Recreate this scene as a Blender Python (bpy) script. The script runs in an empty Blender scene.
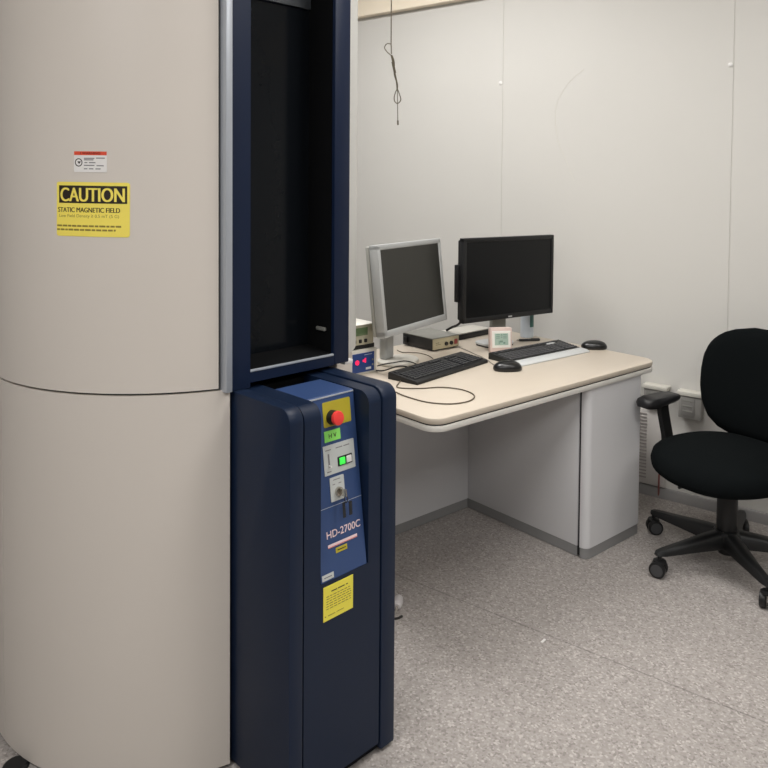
import bpy, bmesh, math, random
from mathutils import Matrix, Vector
random.seed(7)
C = bpy.context.scene.collection
SC = bpy.context.scene
PI = math.pi
R = math.radians

# ------------------------------------------------------------------ camera
YAW, PITCH, ROLL, F, PY, H = R(37.7), R(2.0), R(0.43), 750.0, 213.7, 1.5
CAM = Vector((0, 0, H))
MROT = Matrix.Rotation(YAW, 3, 'Z') @ Matrix.Rotation(PI/2 - PITCH, 3, 'X') @ Matrix.Rotation(ROLL, 3, 'Z')
cd = bpy.data.cameras.new('camera'); cam = bpy.data.objects.new('camera', cd); C.objects.link(cam)
cam.matrix_world = Matrix.Translation(CAM) @ MROT.to_4x4()
cd.sensor_width = 36.0; cd.lens = F/768*36.0; cd.shift_y = -(384-PY)/768
cd.clip_start = 0.05
SC.camera = cam
FWD = Vector((-math.sin(YAW), math.cos(YAW), 0))

def ray(px, py): return MROT @ Vector(((px-384)/F, (PY-py)/F, -1))
def at(px, py, z=0.0):                       # where the sight line meets a level
    d = ray(px, py); return CAM + d*((z-H)/d.z)
def atd(px, py, depth):                      # ... a distance ahead of the camera
    d = ray(px, py); return CAM + d*(depth/d.dot(FWD))
def aty(px, py, y):                          # ... a plane parallel to the back wall
    d = ray(px, py); return CAM + d*(y/d.y)
def cw(x, y, z=0.0):                         # camera-aligned floor coordinates to the room's
    return Vector((x*math.cos(YAW)-y*math.sin(YAW), x*math.sin(YAW)+y*math.cos(YAW), z))

# ------------------------------------------------------------------ materials
def lin(c): return c/12.92 if c <= 0.04045 else ((c+0.055)/1.055)**2.4
def rgb(r, g, b): return (lin(r/255), lin(g/255), lin(b/255), 1)
def mat(name, col, rough=0.5, metal=0.0, spec=0.5, noise=0.0, scale=40.0, bump=0.0, bscale=200.0, emit=None, es=0.0, coat=0.0):
    m = bpy.data.materials.new(name); m.use_nodes = True
    nt = m.node_tree; b = nt.nodes['Principled BSDF']
    b.inputs['Base Color'].default_value = col
    b.inputs['Roughness'].default_value = rough; b.inputs['Metallic'].default_value = metal
    b.inputs['Specular IOR Level'].default_value = spec; b.inputs['Coat Weight'].default_value = coat
    tc = nt.nodes.new('ShaderNodeTexCoord')
    if noise > 0:
        n = nt.nodes.new('ShaderNodeTexNoise'); n.inputs['Scale'].default_value = scale; n.inputs['Detail'].default_value = 4
        nt.links.new(tc.outputs['Object'], n.inputs['Vector'])
        mx = nt.nodes.new('ShaderNodeMix'); mx.data_type = 'RGBA'
        mx.inputs[6].default_value = tuple(c*(1-noise) for c in col[:3])+(1,)
        mx.inputs[7].default_value = tuple(min(1, c*(1+noise)) for c in col[:3])+(1,)
        nt.links.new(n.outputs['Fac'], mx.inputs[0]); nt.links.new(mx.outputs[2], b.inputs['Base Color'])
    if bump > 0:
        n2 = nt.nodes.new('ShaderNodeTexNoise'); n2.inputs['Scale'].default_value = bscale; n2.inputs['Detail'].default_value = 3
        nt.links.new(tc.outputs['Object'], n2.inputs['Vector'])
        bp = nt.nodes.new('ShaderNodeBump'); bp.inputs['Strength'].default_value = bump; bp.inputs['Distance'].default_value = 0.002
        nt.links.new(n2.outputs['Fac'], bp.inputs['Height']); nt.links.new(bp.outputs['Normal'], b.inputs['Normal'])
    if emit:
        b.inputs['Emission Color'].default_value = emit; b.inputs['Emission Strength'].default_value = es
    return m

M = {}
M['wall'] = mat('wall_panel_paint', rgb(205, 203, 198), 0.55, noise=0.015, scale=3, bump=0.05)
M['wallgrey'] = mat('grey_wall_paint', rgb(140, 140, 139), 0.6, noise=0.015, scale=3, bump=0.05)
M['fascia'] = mat('warm_lit_fascia_cream', rgb(243, 231, 210), 0.6, noise=0.01, scale=5)  # warmer light near the ceiling is put into this cream
M['ceil'] = mat('ceiling_paint', rgb(235, 232, 224), 0.8, noise=0.02, scale=30, bump=0.1)
M['baseb'] = mat('grey_vinyl_baseboard', rgb(150, 148, 147), 0.5, noise=0.03)
M['beige'] = mat('beige_enamel', rgb(212, 205, 197), 0.42, noise=0.012, scale=6, bump=0.04, bscale=500)
M['silver'] = mat('silver_trim', rgb(184, 190, 198), 0.35, 0.35, noise=0.02)
M['navy'] = mat('navy_enamel', rgb(19, 33, 56), 0.42, noise=0.03, spec=0.3, scale=8, bump=0.05, bscale=600)
M['navyf'] = mat('navy_window_frame_enamel', rgb(15, 29, 55), 0.4, noise=0.03, spec=0.35, scale=8)
M['panelblue'] = mat('blue_control_panel', rgb(52, 76, 122), 0.4, noise=0.03, scale=10)
M['glass'] = mat('dark_tinted_glass', rgb(18, 21, 25), 0.15, noise=0.02, spec=0.25)
M['black'] = mat('matt_black', rgb(16, 17, 19), 0.5, noise=0.05)
M['cavity'] = mat('black_inner_lining', rgb(7, 8, 10), 0.85, noise=0.05, spec=0.15)
M['gapblack'] = mat('dark_rubber', rgb(30, 30, 32), 0.7, noise=0.05)
M['offwhite'] = mat('off_white_plastic', rgb(214, 212, 204), 0.45, noise=0.02)
M['yellow'] = mat('yellow_sticker', rgb(246, 228, 104), 0.45, noise=0.02)
M['yellow2'] = mat('lemon_sticker', rgb(245, 232, 84), 0.45, noise=0.02)
M['olive'] = mat('mustard_plate', rgb(186, 172, 52), 0.4, noise=0.03)
M['ink'] = mat('black_ink', rgb(38, 30, 20), 0.5, noise=0.02)
M['inkgrey'] = mat('faded_ink', rgb(140, 124, 56), 0.5, noise=0.02)
M['inkgrey2'] = mat('grey_ink', rgb(130, 128, 130), 0.5, noise=0.02)
M['white'] = mat('white_sticker', rgb(232, 230, 228), 0.45, noise=0.01)
M['redband'] = mat('orange_red_print', rgb(222, 84, 58), 0.45, noise=0.02)
M['darkred'] = mat('dark_red_print', rgb(120, 34, 24), 0.45, noise=0.02)
M['redbtn'] = mat('red_button_plastic', rgb(240, 66, 62), 0.35, noise=0.02)
M['pink'] = mat('pale_pink_print', rgb(240, 214, 216), 0.4, noise=0.01)
M['green'] = mat('green_label', rgb(150, 236, 110), 0.5, noise=0.02)
M['greenlit'] = mat('green_lit_button', rgb(70, 220, 80), 0.3, noise=0.02, emit=rgb(60, 235, 80), es=0.6)
M['platgrey'] = mat('pale_grey_plate', rgb(200, 204, 202), 0.4, noise=0.02)
M['chrome'] = mat('chrome', rgb(200, 195, 185), 0.2, 1.0, noise=0.02)
M['desk'] = mat('cream_desk_laminate', rgb(196, 185, 170), 0.4, noise=0.015, scale=20)
M['deskedge'] = mat('pale_grey_desk_edge', rgb(214, 211, 205), 0.45, noise=0.015)
M['deskgrey'] = mat('light_grey_desk_metal', rgb(212, 212, 214), 0.45, noise=0.015, scale=8)
M['plinth'] = mat('grey_plinth', rgb(138, 138, 138), 0.5, noise=0.03)
M['mongrey'] = mat('silver_grey_monitor_plastic', rgb(178, 180, 180), 0.4, 0.1, noise=0.02)
M['monrear'] = mat('grey_monitor_back', rgb(160, 160, 154), 0.5, noise=0.02)
M['screen1'] = mat('matt_lcd_panel', rgb(44, 44, 40), 0.4, noise=0.02, spec=0.4)
M['screen2'] = mat('semi_gloss_lcd_panel', rgb(8, 10, 13), 0.28, noise=0.02, spec=0.3)
M['keys'] = mat('black_keycaps', rgb(40, 41, 44), 0.5, noise=0.04)
M['keyprint'] = mat('dark_grey_keycaps', rgb(62, 62, 64), 0.5, noise=0.04)
M['kbdsilver'] = mat('silver_wrist_rest', rgb(196, 198, 198), 0.4, 0.1, noise=0.02)
M['boxtop'] = mat('grey_case_paint', rgb(128, 128, 122), 0.4, noise=0.03)
M['boxside'] = mat('charcoal_case_paint', rgb(32, 32, 31), 0.5, noise=0.03)
M['boxface'] = mat('beige_front_plate', rgb(186, 176, 146), 0.45, noise=0.03)
M['instr'] = mat('warm_grey_instrument_case', rgb(176, 172, 152), 0.45, noise=0.02)
M['lcdgreen'] = mat('green_lcd', rgb(84, 104, 72), 0.25, noise=0.15, scale=60)
M['instrblue'] = mat('blue_instrument_face', rgb(34, 62, 122), 0.35, noise=0.05)
M['led'] = mat('pink_led', rgb(240, 40, 90), 0.4, noise=0.02, emit=rgb(255, 40, 100), es=0.5)
M['pinkplastic'] = mat('pale_pink_plastic', rgb(226, 204, 196), 0.45, noise=0.02)
M['clocklcd'] = mat('pale_green_lcd', rgb(178, 200, 186), 0.3, noise=0.05, scale=80)
M['clockwhite'] = mat('white_bezel', rgb(248, 246, 238), 0.4, noise=0.01)
M['lcddigit'] = mat('grey_green_segments', rgb(128, 158, 142), 0.4, noise=0.02)
M['bottle'] = mat('milky_plastic', rgb(190, 198, 206), 0.3, noise=0.03)
M['teal'] = mat('teal_label', rgb(58, 104, 98), 0.4, noise=0.04)
M['fabric'] = mat('black_woven_fabric', rgb(15, 18, 19), 1.0, noise=0.25, scale=500, bump=0.4, bscale=900, spec=0.06)
M['chairpl'] = mat('black_chair_plastic', rgb(17, 18, 19), 0.45, noise=0.04)
M['armtop'] = mat('black_armrest_pad', rgb(27, 27, 29), 0.45, noise=0.04)
M['cable'] = mat('black_cable', rgb(34, 32, 30), 0.5, noise=0.03)
M['browncable'] = mat('dark_olive_cable', rgb(92, 82, 66), 0.5, noise=0.03)
M['greycable'] = mat('pale_grey_cable', rgb(150, 144, 136), 0.5, noise=0.03)
M['redcable'] = mat('red_brown_cable', rgb(140, 84, 80), 0.5, noise=0.03)
M['wire'] = mat('steel_wire', rgb(96, 88, 74), 0.45, 0.5, noise=0.05)
M['outlet'] = mat('grey_outlet_box', rgb(140, 138, 134), 0.5, noise=0.03)
M['outlettop'] = mat('pale_outlet_trim', rgb(206, 203, 194), 0.45, noise=0.02)
M['vent'] = mat('pale_vent_enamel', rgb(206, 202, 198), 0.5, noise=0.02)
M['casterrim'] = mat('grey_caster_rim', rgb(66, 67, 69), 0.5, noise=0.03)
M['diffuser'] = mat('light_diffuser', rgb(250, 248, 240), 0.5, noise=0.01, emit=(1, 0.97, 0.91, 1), es=4.0)
M['fixture'] = mat('white_fixture_metal', rgb(235, 235, 232), 0.4, noise=0.01)

def floor_material():
    m = bpy.data.materials.new('speckled_grey_vinyl'); m.use_nodes = True
    nt = m.node_tree; L = nt.links; b = nt.nodes['Principled BSDF']
    tc = nt.nodes.new('ShaderNodeTexCoord')
    v = nt.nodes.new('ShaderNodeTexVoronoi'); v.inputs['Scale'].default_value = 160
    L.new(tc.outputs['Object'], v.inputs['Vector'])
    sp = nt.nodes.new('ShaderNodeSeparateColor'); L.new(v.outputs['Color'], sp.inputs[0])
    cr = nt.nodes.new('ShaderNodeValToRGB'); cr.color_ramp.interpolation = 'CONSTANT'
    e = cr.color_ramp.elements
    e[0].position = 0; e[0].color = rgb(140, 134, 130)
    e[1].position = 0.12; e[1].color = rgb(156, 150, 146)
    for p, c in ((0.45, (163, 157, 153)), (0.72, (171, 165, 161)), (0.9, (187, 181, 177))):
        q = e.new(p); q.color = rgb(*c)
    L.new(sp.outputs[0], cr.inputs[0])
    n = nt.nodes.new('ShaderNodeTexNoise'); n.inputs['Scale'].default_value = 1.6; n.inputs['Detail'].default_value = 5
    L.new(tc.outputs['Object'], n.inputs['Vector'])
    mr = nt.nodes.new('ShaderNodeMapRange'); mr.inputs[1].default_value = 0.3; mr.inputs[2].default_value = 0.7
    mr.inputs[3].default_value = 0.93; mr.inputs[4].default_value = 1.05; L.new(n.outputs['Fac'], mr.inputs[0])
    # welded sheet seam running parallel to the back wall
    sx = nt.nodes.new('ShaderNodeSeparateXYZ'); L.new(tc.outputs['Object'], sx.inputs[0])
    a = nt.nodes.new('ShaderNodeMath'); a.operation = 'SUBTRACT'; a.inputs[1].default_value = SEAM_Y; L.new(sx.outputs[1], a.inputs[0])
    ab = nt.nodes.new('ShaderNodeMath'); ab.operation = 'ABSOLUTE'; L.new(a.outputs[0], ab.inputs[0])
    lt = nt.nodes.new('ShaderNodeMath'); lt.operation = 'LESS_THAN'; lt.inputs[1].default_value = 0.003; L.new(ab.outputs[0], lt.inputs[0])
    sm = nt.nodes.new('ShaderNodeMath'); sm.operation = 'MULTIPLY_ADD'; sm.inputs[1].default_value = -0.32; sm.inputs[2].default_value = 1.0; L.new(lt.outputs[0], sm.inputs[0])
    mu = nt.nodes.new('ShaderNodeMath'); mu.operation = 'MULTIPLY'; L.new(mr.outputs[0], mu.inputs[0]); L.new(sm.outputs[0], mu.inputs[1])
    mx = nt.nodes.new('ShaderNodeVectorMath'); mx.operation = 'SCALE'
    L.new(cr.outputs[0], mx.inputs[0]); L.new(mu.outputs[0], mx.inputs['Scale'])
    L.new(mx.outputs[0], b.inputs['Base Color'])
    b.inputs['Roughness'].default_value = 0.5; b.inputs['Specular IOR Level'].default_value = 0.35
    bp = nt.nodes.new('ShaderNodeBump'); bp.inputs['Strength'].default_value = 0.08; bp.inputs['Distance'].default_value = 0.001
    L.new(v.outputs['Distance'], bp.inputs['Height']); L.new(bp.outputs['Normal'], b.inputs['Normal'])
    return m

# ------------------------------------------------------------------ mesh helpers
class MB:
    def __init__(s): s.bm = bmesh.new()
    def add(s, bm, mtx=None):
        if mtx is not None: bmesh.ops.transform(bm, matrix=mtx, verts=bm.verts)
        me = bpy.data.meshes.new('tmp'); bm.to_mesh(me); bm.free(); s.bm.from_mesh(me); bpy.data.meshes.remove(me)
        return s
    def box(s, x0, x1, y0, y1, z0, z1, r=0.0, seg=2, mtx=None):
        bm = bmesh.new(); bmesh.ops.create_cube(bm, size=1)
        bmesh.ops.transform(bm, matrix=Matrix.Translation(((x0+x1)/2, (y0+y1)/2, (z0+z1)/2)) @ Matrix.Diagonal((abs(x1-x0), abs(y1-y0), abs(z1-z0), 1)), verts=bm.verts)
        if r > 0: bmesh.ops.bevel(bm, geom=bm.edges[:], offset=r, segments=seg, profile=0.5, affect='EDGES')
        return s.add(bm, mtx)
    def prism(s, pts, z0, z1, mtx=None, r=0.0):            # polygon in x,y raised along z
        bm = bmesh.new(); n = len(pts)
        a = [bm.verts.new((p[0], p[1], z0)) for p in pts]; b = [bm.verts.new((p[0], p[1], z1)) for p in pts]
        for i in range(n): bm.faces.new((a[i], a[(i+1) % n], b[(i+1) % n], b[i]))
        f0 = bm.faces.new(a[::-1]); f1 = bm.faces.new(b)
        bmesh.ops.recalc_face_normals(bm, faces=bm.faces[:])
        if r > 0:
            ed = [e for e in bm.edges if any(f in (f0, f1) for f in e.link_faces)]
            bmesh.ops.bevel(bm, geom=ed, offset=r, segments=2, profile=0.5, affect='EDGES')
        return s.add(bm, mtx)
    def cyl(s, p0, p1, r0, r1=None, n=20, r=0.0):
        p0, p1 = Vector(p0), Vector(p1); r1 = r0 if r1 is None else r1
        bm = bmesh.new(); d = p1-p0
        bmesh.ops.create_cone(bm, cap_ends=True, segments=n, radius1=r0, radius2=r1, depth=d.length)
        if r > 0:
            ed = [e for e in bm.edges if any(len(f.verts) > 4 for f in e.link_faces)]
            bmesh.ops.bevel(bm, geom=ed, offset=r, segments=2, profile=0.5, affect='EDGES')
        q = Vector((0, 0, 1)).rotation_difference(d.normalized()).to_matrix().to_4x4()
        return s.add(bm, Matrix.Translation((p0+p1)/2) @ q)
    def lathe(s, prof, n=24, mtx=None):                    # (r, z) profile about z
        bm = bmesh.new(); rings = []
        for (rr, z) in prof:
            rings.append([bm.verts.new((rr*math.cos(2*PI*i/n), rr*math.sin(2*PI*i/n), z)) for i in range(n)])
        for k in range(len(rings)-1):
            for i in range(n): bm.faces.new((rings[k][i], rings[k][(i+1) % n], rings[k+1][(i+1) % n], rings[k+1][i]))
        bm.faces.new(rings[0][::-1]); bm.faces.new(rings[-1])
        bmesh.ops.recalc_face_normals(bm, faces=bm.faces[:])
        return s.add(bm, mtx)
    def loft(s, rings, mtx=None):
        bm = bmesh.new(); vs = [[bm.verts.new(p) for p in ring] for ring in rings]; n = len(rings[0])
        for k in range(len(vs)-1):
            for i in range(n): bm.faces.new((vs[k][i], vs[k][(i+1) % n], vs[k+1][(i+1) % n], vs[k+1][i]))
        bm.faces.new(vs[0][::-1]); bm.faces.new(vs[-1])
        bmesh.ops.recalc_face_normals(bm, faces=bm.faces[:])
        return s.add(bm, mtx)
    def tube(s, pts, r, n=8, sub=8, closed=False):         # smooth tube through points
        P = [Vector(p) for p in pts]
        if sub > 1 and len(P) > 2:
            Q = []; m = len(P)
            for i in range(m if closed else m-1):
                a, b, c, d = (P[(i-1) % m], P[i], P[(i+1) % m], P[(i+2) % m]) if closed else (P[max(i-1, 0)], P[i], P[i+1], P[min(i+2, m-1)])
                for k in range(sub):
                    t = k/sub
                    Q.append(0.5*((2*b)+(c-a)*t+(2*a-5*b+4*c-d)*t*t+(3*b-a-3*c+d)*t**3))
            if not closed: Q.append(P[-1])
            P = Q
        rings = []; up = None
        for i, p in enumerate(P):
            if closed: t = (P[(i+1) % len(P)]-P[i-1])
            else: t = P[min(i+1, len(P)-1)]-P[max(i-1, 0)]
            if t.length < 1e-9: t = Vector((0, 0, 1))
            t.normalize()
            if up is None: up = Vector((0, 0, 1)) if abs(t.z) < 0.9 else Vector((1, 0, 0))
            x = (up - t*up.dot(t))
            if x.length < 1e-6: x = t.orthogonal()
            x.normalize(); up = x; y = t.cross(x)
            rings.append([p + x*(r*math.cos(2*PI*k/n)) + y*(r*math.sin(2*PI*k/n)) for k in range(n)])
        if closed: rings.append(rings[0])
        return s.loft(rings)

def setp(o, label=None, cat=None, group=None, kind=None):
    if label: o['label'] = label
    if cat: o['category'] = cat
    if group: o['group'] = group
    if kind: o['kind'] = kind
    return o
def obj(name, mb, m, parent=None, label=None, smooth=35, mtx=None):
    me = bpy.data.meshes.new(name); bm = mb.bm
    bmesh.ops.recalc_face_normals(bm, faces=bm.faces[:])
    bm.to_mesh(me); bm.free()
    me.materials.append(m)
    for p in me.polygons: p.use_smooth = True
    me.set_sharp_from_angle(angle=R(smooth))
    o = bpy.data.objects.new(name, me); C.objects.link(o)
    if parent is not None: o.parent = parent
    if mtx is not None: o.matrix_local = mtx
    if label: o['label'] = label
    return o
def thing(name, label, cat, loc, rz=0.0, group=None):
    o = bpy.data.objects.new(name, None); C.objects.link(o)
    o.empty_display_size = 0.1
    o.location = loc; o.rotation_euler = (0, 0, rz)
    return setp(o, label, cat, group)
def struct(name, mb, m, parent=None):
    o = obj(name, mb, m, parent)
    if parent is None: o['kind'] = 'structure'
    return o
def text_bm(body, width, height, font_extra=0.0):          # flat lettering fitted to a box, centred at the origin (x right, y up)
    cu = bpy.data.curves.new('lettering', 'FONT'); cu.body = body; cu.size = 1.0; cu.offset = font_extra
    cu.align_x = 'LEFT'
    o = bpy.data.objects.new('lettering', cu); C.objects.link(o)
    bpy.context.view_layer.update()
    me = bpy.data.meshes.new_from_object(o.evaluated_get(bpy.context.evaluated_depsgraph_get()))
    bm = bmesh.new(); bm.from_mesh(me)
    bpy.data.objects.remove(o); bpy.data.curves.remove(cu); bpy.data.meshes.remove(me)
    xs = [v.co.x for v in bm.verts]; ys = [v.co.y for v in bm.verts]
    sx = width/(max(xs)-min(xs)); sy = height/(max(ys)-min(ys))
    cx, cy = (max(xs)+min(xs))/2, (max(ys)+min(ys))/2
    for v in bm.verts: v.co = Vector(((v.co.x-cx)*sx, (v.co.y-cy)*sy, 0))
    bmesh.ops.recalc_face_normals(bm, faces=bm.faces[:])
    return bm
def rrect(x0, x1, y0, y1, r, n=6):
    pts = []
    for cx, cy, a in ((x1-r, y0+r, -90), (x1-r, y1-r, 0), (x0+r, y1-r, 90), (x0+r, y0+r, 180)):
        for k in range(n+1):
            t = R(a+90*k/n); pts.append((cx+r*math.cos(t), cy+r*math.sin(t)))
    return pts

# ------------------------------------------------------------------ room
WY = 0.5*(at(729, 515.0).y + at(641, 492.1).y)
SEAM_Y = at(685, 690).y
XL, XR, YF, ZC = -4.3, 3.8, -4.2, 3.0
M['floor'] = floor_material()
struct('floor', MB().box(XL-.1, XR+.1, YF-.1, WY+.1, -0.1, 0.0), M['floor'])
struct('ceiling', MB().box(XL-.1, XR+.1, YF-.1, WY+.1, ZC, ZC+.1), M['ceil'])
sx1, sx2 = aty(502.3, 150, WY).x, aty(732, 150, WY).x
pw = sx2-sx1
mb = MB(); mb.box(XL-.1, XR+.1, WY+.003, WY+.1, 0, ZC)
k = -3
while True:
    a, b = sx1+k*pw, sx1+(k+1)*pw
    if a > XR: break
    if b > XL: mb.box(max(a, XL)+.0018, min(b, XR)-.0018, WY, WY+.03, 0.0, ZC, r=0.0015, seg=1)
    k += 1
wall_back = struct('wall_back', mb, M['wall'])
for px, py in ((500.6, 83.2), (730.6, 64.9)):
    p = aty(px, py, WY)
    obj('screw_cap', MB().lathe([(0.011, 0), (0.011, .003), (0.008, .006), (0.003, .0075)], 16, Matrix.Translation(p) @ Matrix.Rotation(PI/2, 4, 'X')), M['white'], wall_back, 'round white screw cap')
scr = [aty(x, y, WY-.0006) for x, y in ((584, 69), (568, 84), (557, 103), (555.5, 122), (559, 144), (566, 160), (574, 181))]
obj('scuff', MB().tube(scr, 0.0011, 6, 6), mat('scuffed_paint', rgb(214, 211, 203), 0.6, noise=0.02), wall_back, 'faint curved scuff')
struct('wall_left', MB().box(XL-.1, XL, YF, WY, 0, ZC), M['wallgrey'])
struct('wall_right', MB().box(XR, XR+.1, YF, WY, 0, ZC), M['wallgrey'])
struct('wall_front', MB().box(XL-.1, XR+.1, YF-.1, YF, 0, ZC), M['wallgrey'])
zf = aty(400, 11.8, WY-.05).z + .013
struct('trim_1', MB().box(XL, XR, WY-.05, WY+.02, zf, ZC-.001, r=0.002, seg=1), M['fascia'])
struct('baseboard_back', MB().prism([(WY, 0), (WY-.012, 0), (WY-.012, .044), (WY-.009, .05), (WY, .052)], XL, XR, Matrix(((0, 0, 1, 0), (1, 0, 0, 0), (0, 1, 0, 0), (0, 0, 0, 1)))), M['baseb'])
struct('baseboard_left', MB().box(XL, XL+.012, YF, WY, 0, .052), M['baseb'])

# ceiling luminaires and the light they give
def luminaire(x, y, label, power):
    t = thing('ceiling_light', label, 'ceiling light', (x, y, ZC), 0, 'recessed ceiling lights')
    f = MB()
    for a in ((-.62, .62, -.33, -.30), (-.62, .62, .30, .33), (-.62, -.59, -.30, .30), (.59, .62, -.30, .30)): f.box(*a, -.02, 0)
    obj('frame', f, M['fixture'], t)
    obj('diffuser', MB().box(-.59, .59, -.30, .30, -.012, -.001), M['diffuser'], t)
    ld = bpy.data.lights.new('ceiling_lamp', 'AREA'); ld.shape = 'RECTANGLE'; ld.size = 1.18; ld.size_y = 0.6
    ld.energy = power; ld.color = (1.0, 0.985, 0.975)
    lo = bpy.data.objects.new('ceiling_lamp', ld); C.objects.link(lo); lo.location = (x, y, ZC-.03)
LUM = [(-2.3, 2.3, 'luminaire above the tall beige cabinet', 40), (-.5, 2.0, 'luminaire over the desk', 19), (1.6, 2.0, 'luminaire over the office chair', 14.5),
       (-.9, -.8, 'luminaire on the near side of the cabinet', 41), (1.2, -.2, 'luminaire at the near right', 31)]
for (x, y, nm, pwr) in LUM: luminaire(x, y, 'recessed white ceiling '+nm, pwr)

XP = Matrix(((0, 0, 1, 0), (1, 0, 0, 0), (0, 1, 0, 0), (0, 0, 0, 1)))   # (y, z, x) -> (x, y, z)
# ------------------------------------------------------------------ electron microscope
UA = R(82.286); MS0 = Vector((-1.2239, 1.2321, 0))
ms = thing('electron_microscope', 'tall beige rounded microscope cabinet with dark window and navy console in front', 'microscope', MS0, UA)
TOP = 2.42
CU, CV, CR = 0.1255, 0.7402, 0.5226
def arc_cover(a0, a1, z0, z1, th=0.018, cu=CU, cv=CV, cr=CR, n=48):
    outer = [(cu+cr*math.cos(R(a0+(a1-a0)*k/n)), cv+cr*math.sin(R(a0+(a1-a0)*k/n))) for k in range(n+1)]
    inner = [(cu+(cr-th)*math.cos(R(a0+(a1-a0)*k/n)), cv+(cr-th)*math.sin(R(a0+(a1-a0)*k/n))) for k in range(n+1)]
    mb = MB(); mb.prism(outer+inner[::-1], z0, z1); return mb
ZS = 0.988
A_strip = 251.8
def oncyl0(px, py):
    MI = (Matrix.Translation(MS0) @ Matrix.Rotation(UA, 4, 'Z')).inverted()
    o = MI @ CAM; d = (MI.to_3x3() @ ray(px, py)); ox, oy = o.x-CU, o.y-CV
    a = d.x*d.x+d.y*d.y; b = 2*(ox*d.x+oy*d.y); c = ox*ox+oy*oy-CR*CR
    p = o+d*((-b-math.sqrt(b*b-4*a*c))/(2*a)); return math.degrees(math.atan2(p.y-CV, p.x-CU)) % 360
A_SEAM = oncyl0(3.8, 650)
print('seam angle', A_SEAM)
obj('upper_cover', arc_cover(A_strip, 100, ZS+.003, TOP), M['beige'], ms, 'curved beige upper cover')
obj('lower_cover', arc_cover(255.0, A_SEAM+.15, .012, ZS-.003), M['beige'], ms, 'curved beige lower cover')
obj('rear_cover', arc_cover(A_SEAM-.15, 100, .012, ZS-.003), M['beige'], ms)
core = arc_cover(253, 98, .02, TOP-.01, cr=CR-.012, th=.02)
obj('inner_shell', core, M['gapblack'], ms, 'dark shell behind the cover joints')
# silver strip closing the upper cover
obj('edge_strip', MB().box(-.0295, -.0105, .222, .258, .9815, TOP, r=.002), M['silver'], ms, 'vertical silver edge strip')
# window cabinet
FV = .235; CB = .992; OB = 1.022
wf = MB()
wf.box(-.0115, .0515, FV, FV+.1175, CB-.012, TOP)                  # left jamb
wf.box(.3365, .395, FV, FV+.16, CB, TOP, r=.004)                  # right jamb
wf.prism([(FV, CB), (FV+.1175, CB), (FV+.1175, OB+.012), (FV+.004, OB), (FV, OB-.004)], .0515, .3365, Matrix(((0, 0, 1, 0), (1, 0, 0, 0), (0, 1, 0, 0), (0, 0, 0, 1))))
frame = obj('window_frame', wf, M['navyf'], ms, 'navy window frame')
obj('window_jamb', MB().box(.3345, .3367, FV+.012, FV+.1175, OB+.002, TOP), M['cavity'], ms, 'black inner side of the window recess')
obj('sill_lining', MB().prism([(FV+.008, OB-.0005), (FV+.1165, OB+.0112), (FV+.1165, OB+.0132), (FV+.008, OB+.0012)], .0516, .3345, XP), M['cavity'], frame, 'black lining on the window ledge')
sill = MB().box(.0515, .3355, FV-.0015, FV+.006, OB-.003, OB+.003, r=.0012)
obj('sill_edge', sill, M['silver'], frame, 'thin pale sill edge')
gl = obj('window_glass', MB().box(.0515, .3365, FV+.1155, FV+.121, OB, 2.012), M['glass'], frame, 'dark glass pane')
obj('glass_header', MB().box(.0515, .3365, FV+.108, FV+.121, 2.016, TOP), mat('charcoal_header', rgb(62, 66, 70), .35, noise=.02), frame, 'charcoal header above the glass')
obj('recess_highlight', MB().box(.326, .3346, FV+.03, FV+.07, 1.085, 1.096, r=.003), M['boxtop'], frame, 'small grey handle block standing for a recess highlight')  # grey block puts the handle recess highlight into shape and colour
obj('cabinet_body', MB().box(-.02, .385, FV+.122, 1.18, .04, TOP-.005), M['navy'], ms)
obj('top_cap', MB().box(-.03, .40, FV+.01, 1.18, TOP-.004, TOP+.02, r=.004), M['beige'], ms)
# right hand cover seen as a slim pale edge
obj('side_cover', arc_cover(-71, 60, ZS, TOP, cu=.2345, cv=.7402, cr=.479), mat('pale_grey_enamel', rgb(196, 196, 192), .45, noise=.015), ms, 'pale curved side cover')
obj('side_skirt', arc_cover(-68, 60, .012, ZS-.006, cu=.2345, cv=.7402, cr=.468), M['beige'], ms)
obj('hinge_bracket', MB().box(.392, .425, FV+.015, FV+.055, ZS-.008, ZS+.006, r=.003), M['white'], ms, 'small white hinge bracket')
# console
CT = .979; CBOT = .03; RR = .036
def sideprof(y0, y1, zb, zt, r):
    pts = [(y1, zb), (y0, zb)]
    for k in range(9):
        t = R(180-90*k/8); pts.append((y0+r+r*math.cos(t), zt-r+r*math.sin(t)))
    pts.append((y1, zt)); return pts
for u0, u1 in ((0, .0420), (.3030, .3554)):
    obj('console_side', MB().prism(sideprof(0, .40, .012, CT, RR), u0, u1, XP, r=.004), M['navy'], ms)
cf = MB()
cf.prism(sideprof(.003, .30, CBOT, CT-.004, RR), .0462, .0975, XP)
cf.prism(sideprof(.003, .30, CBOT, CT-.004, RR), .2565, .2990, XP)
cf.box(.0975, .2565, .003, .30, CBOT, .5305)
cons = obj('console_front', cf, M['navy'], ms)
obj('console_core', MB().box(.04, .32, .012, .34, .012, .50).box(.0405, .0470, .012, .34, .3, CT-.02).box(.2985, .3035, .012, .34, .3, CT-.02).box(.04, .32, .27, .36, .4, CT-.012), M['cavity'], ms, 'black core seen in the console joints')
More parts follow.
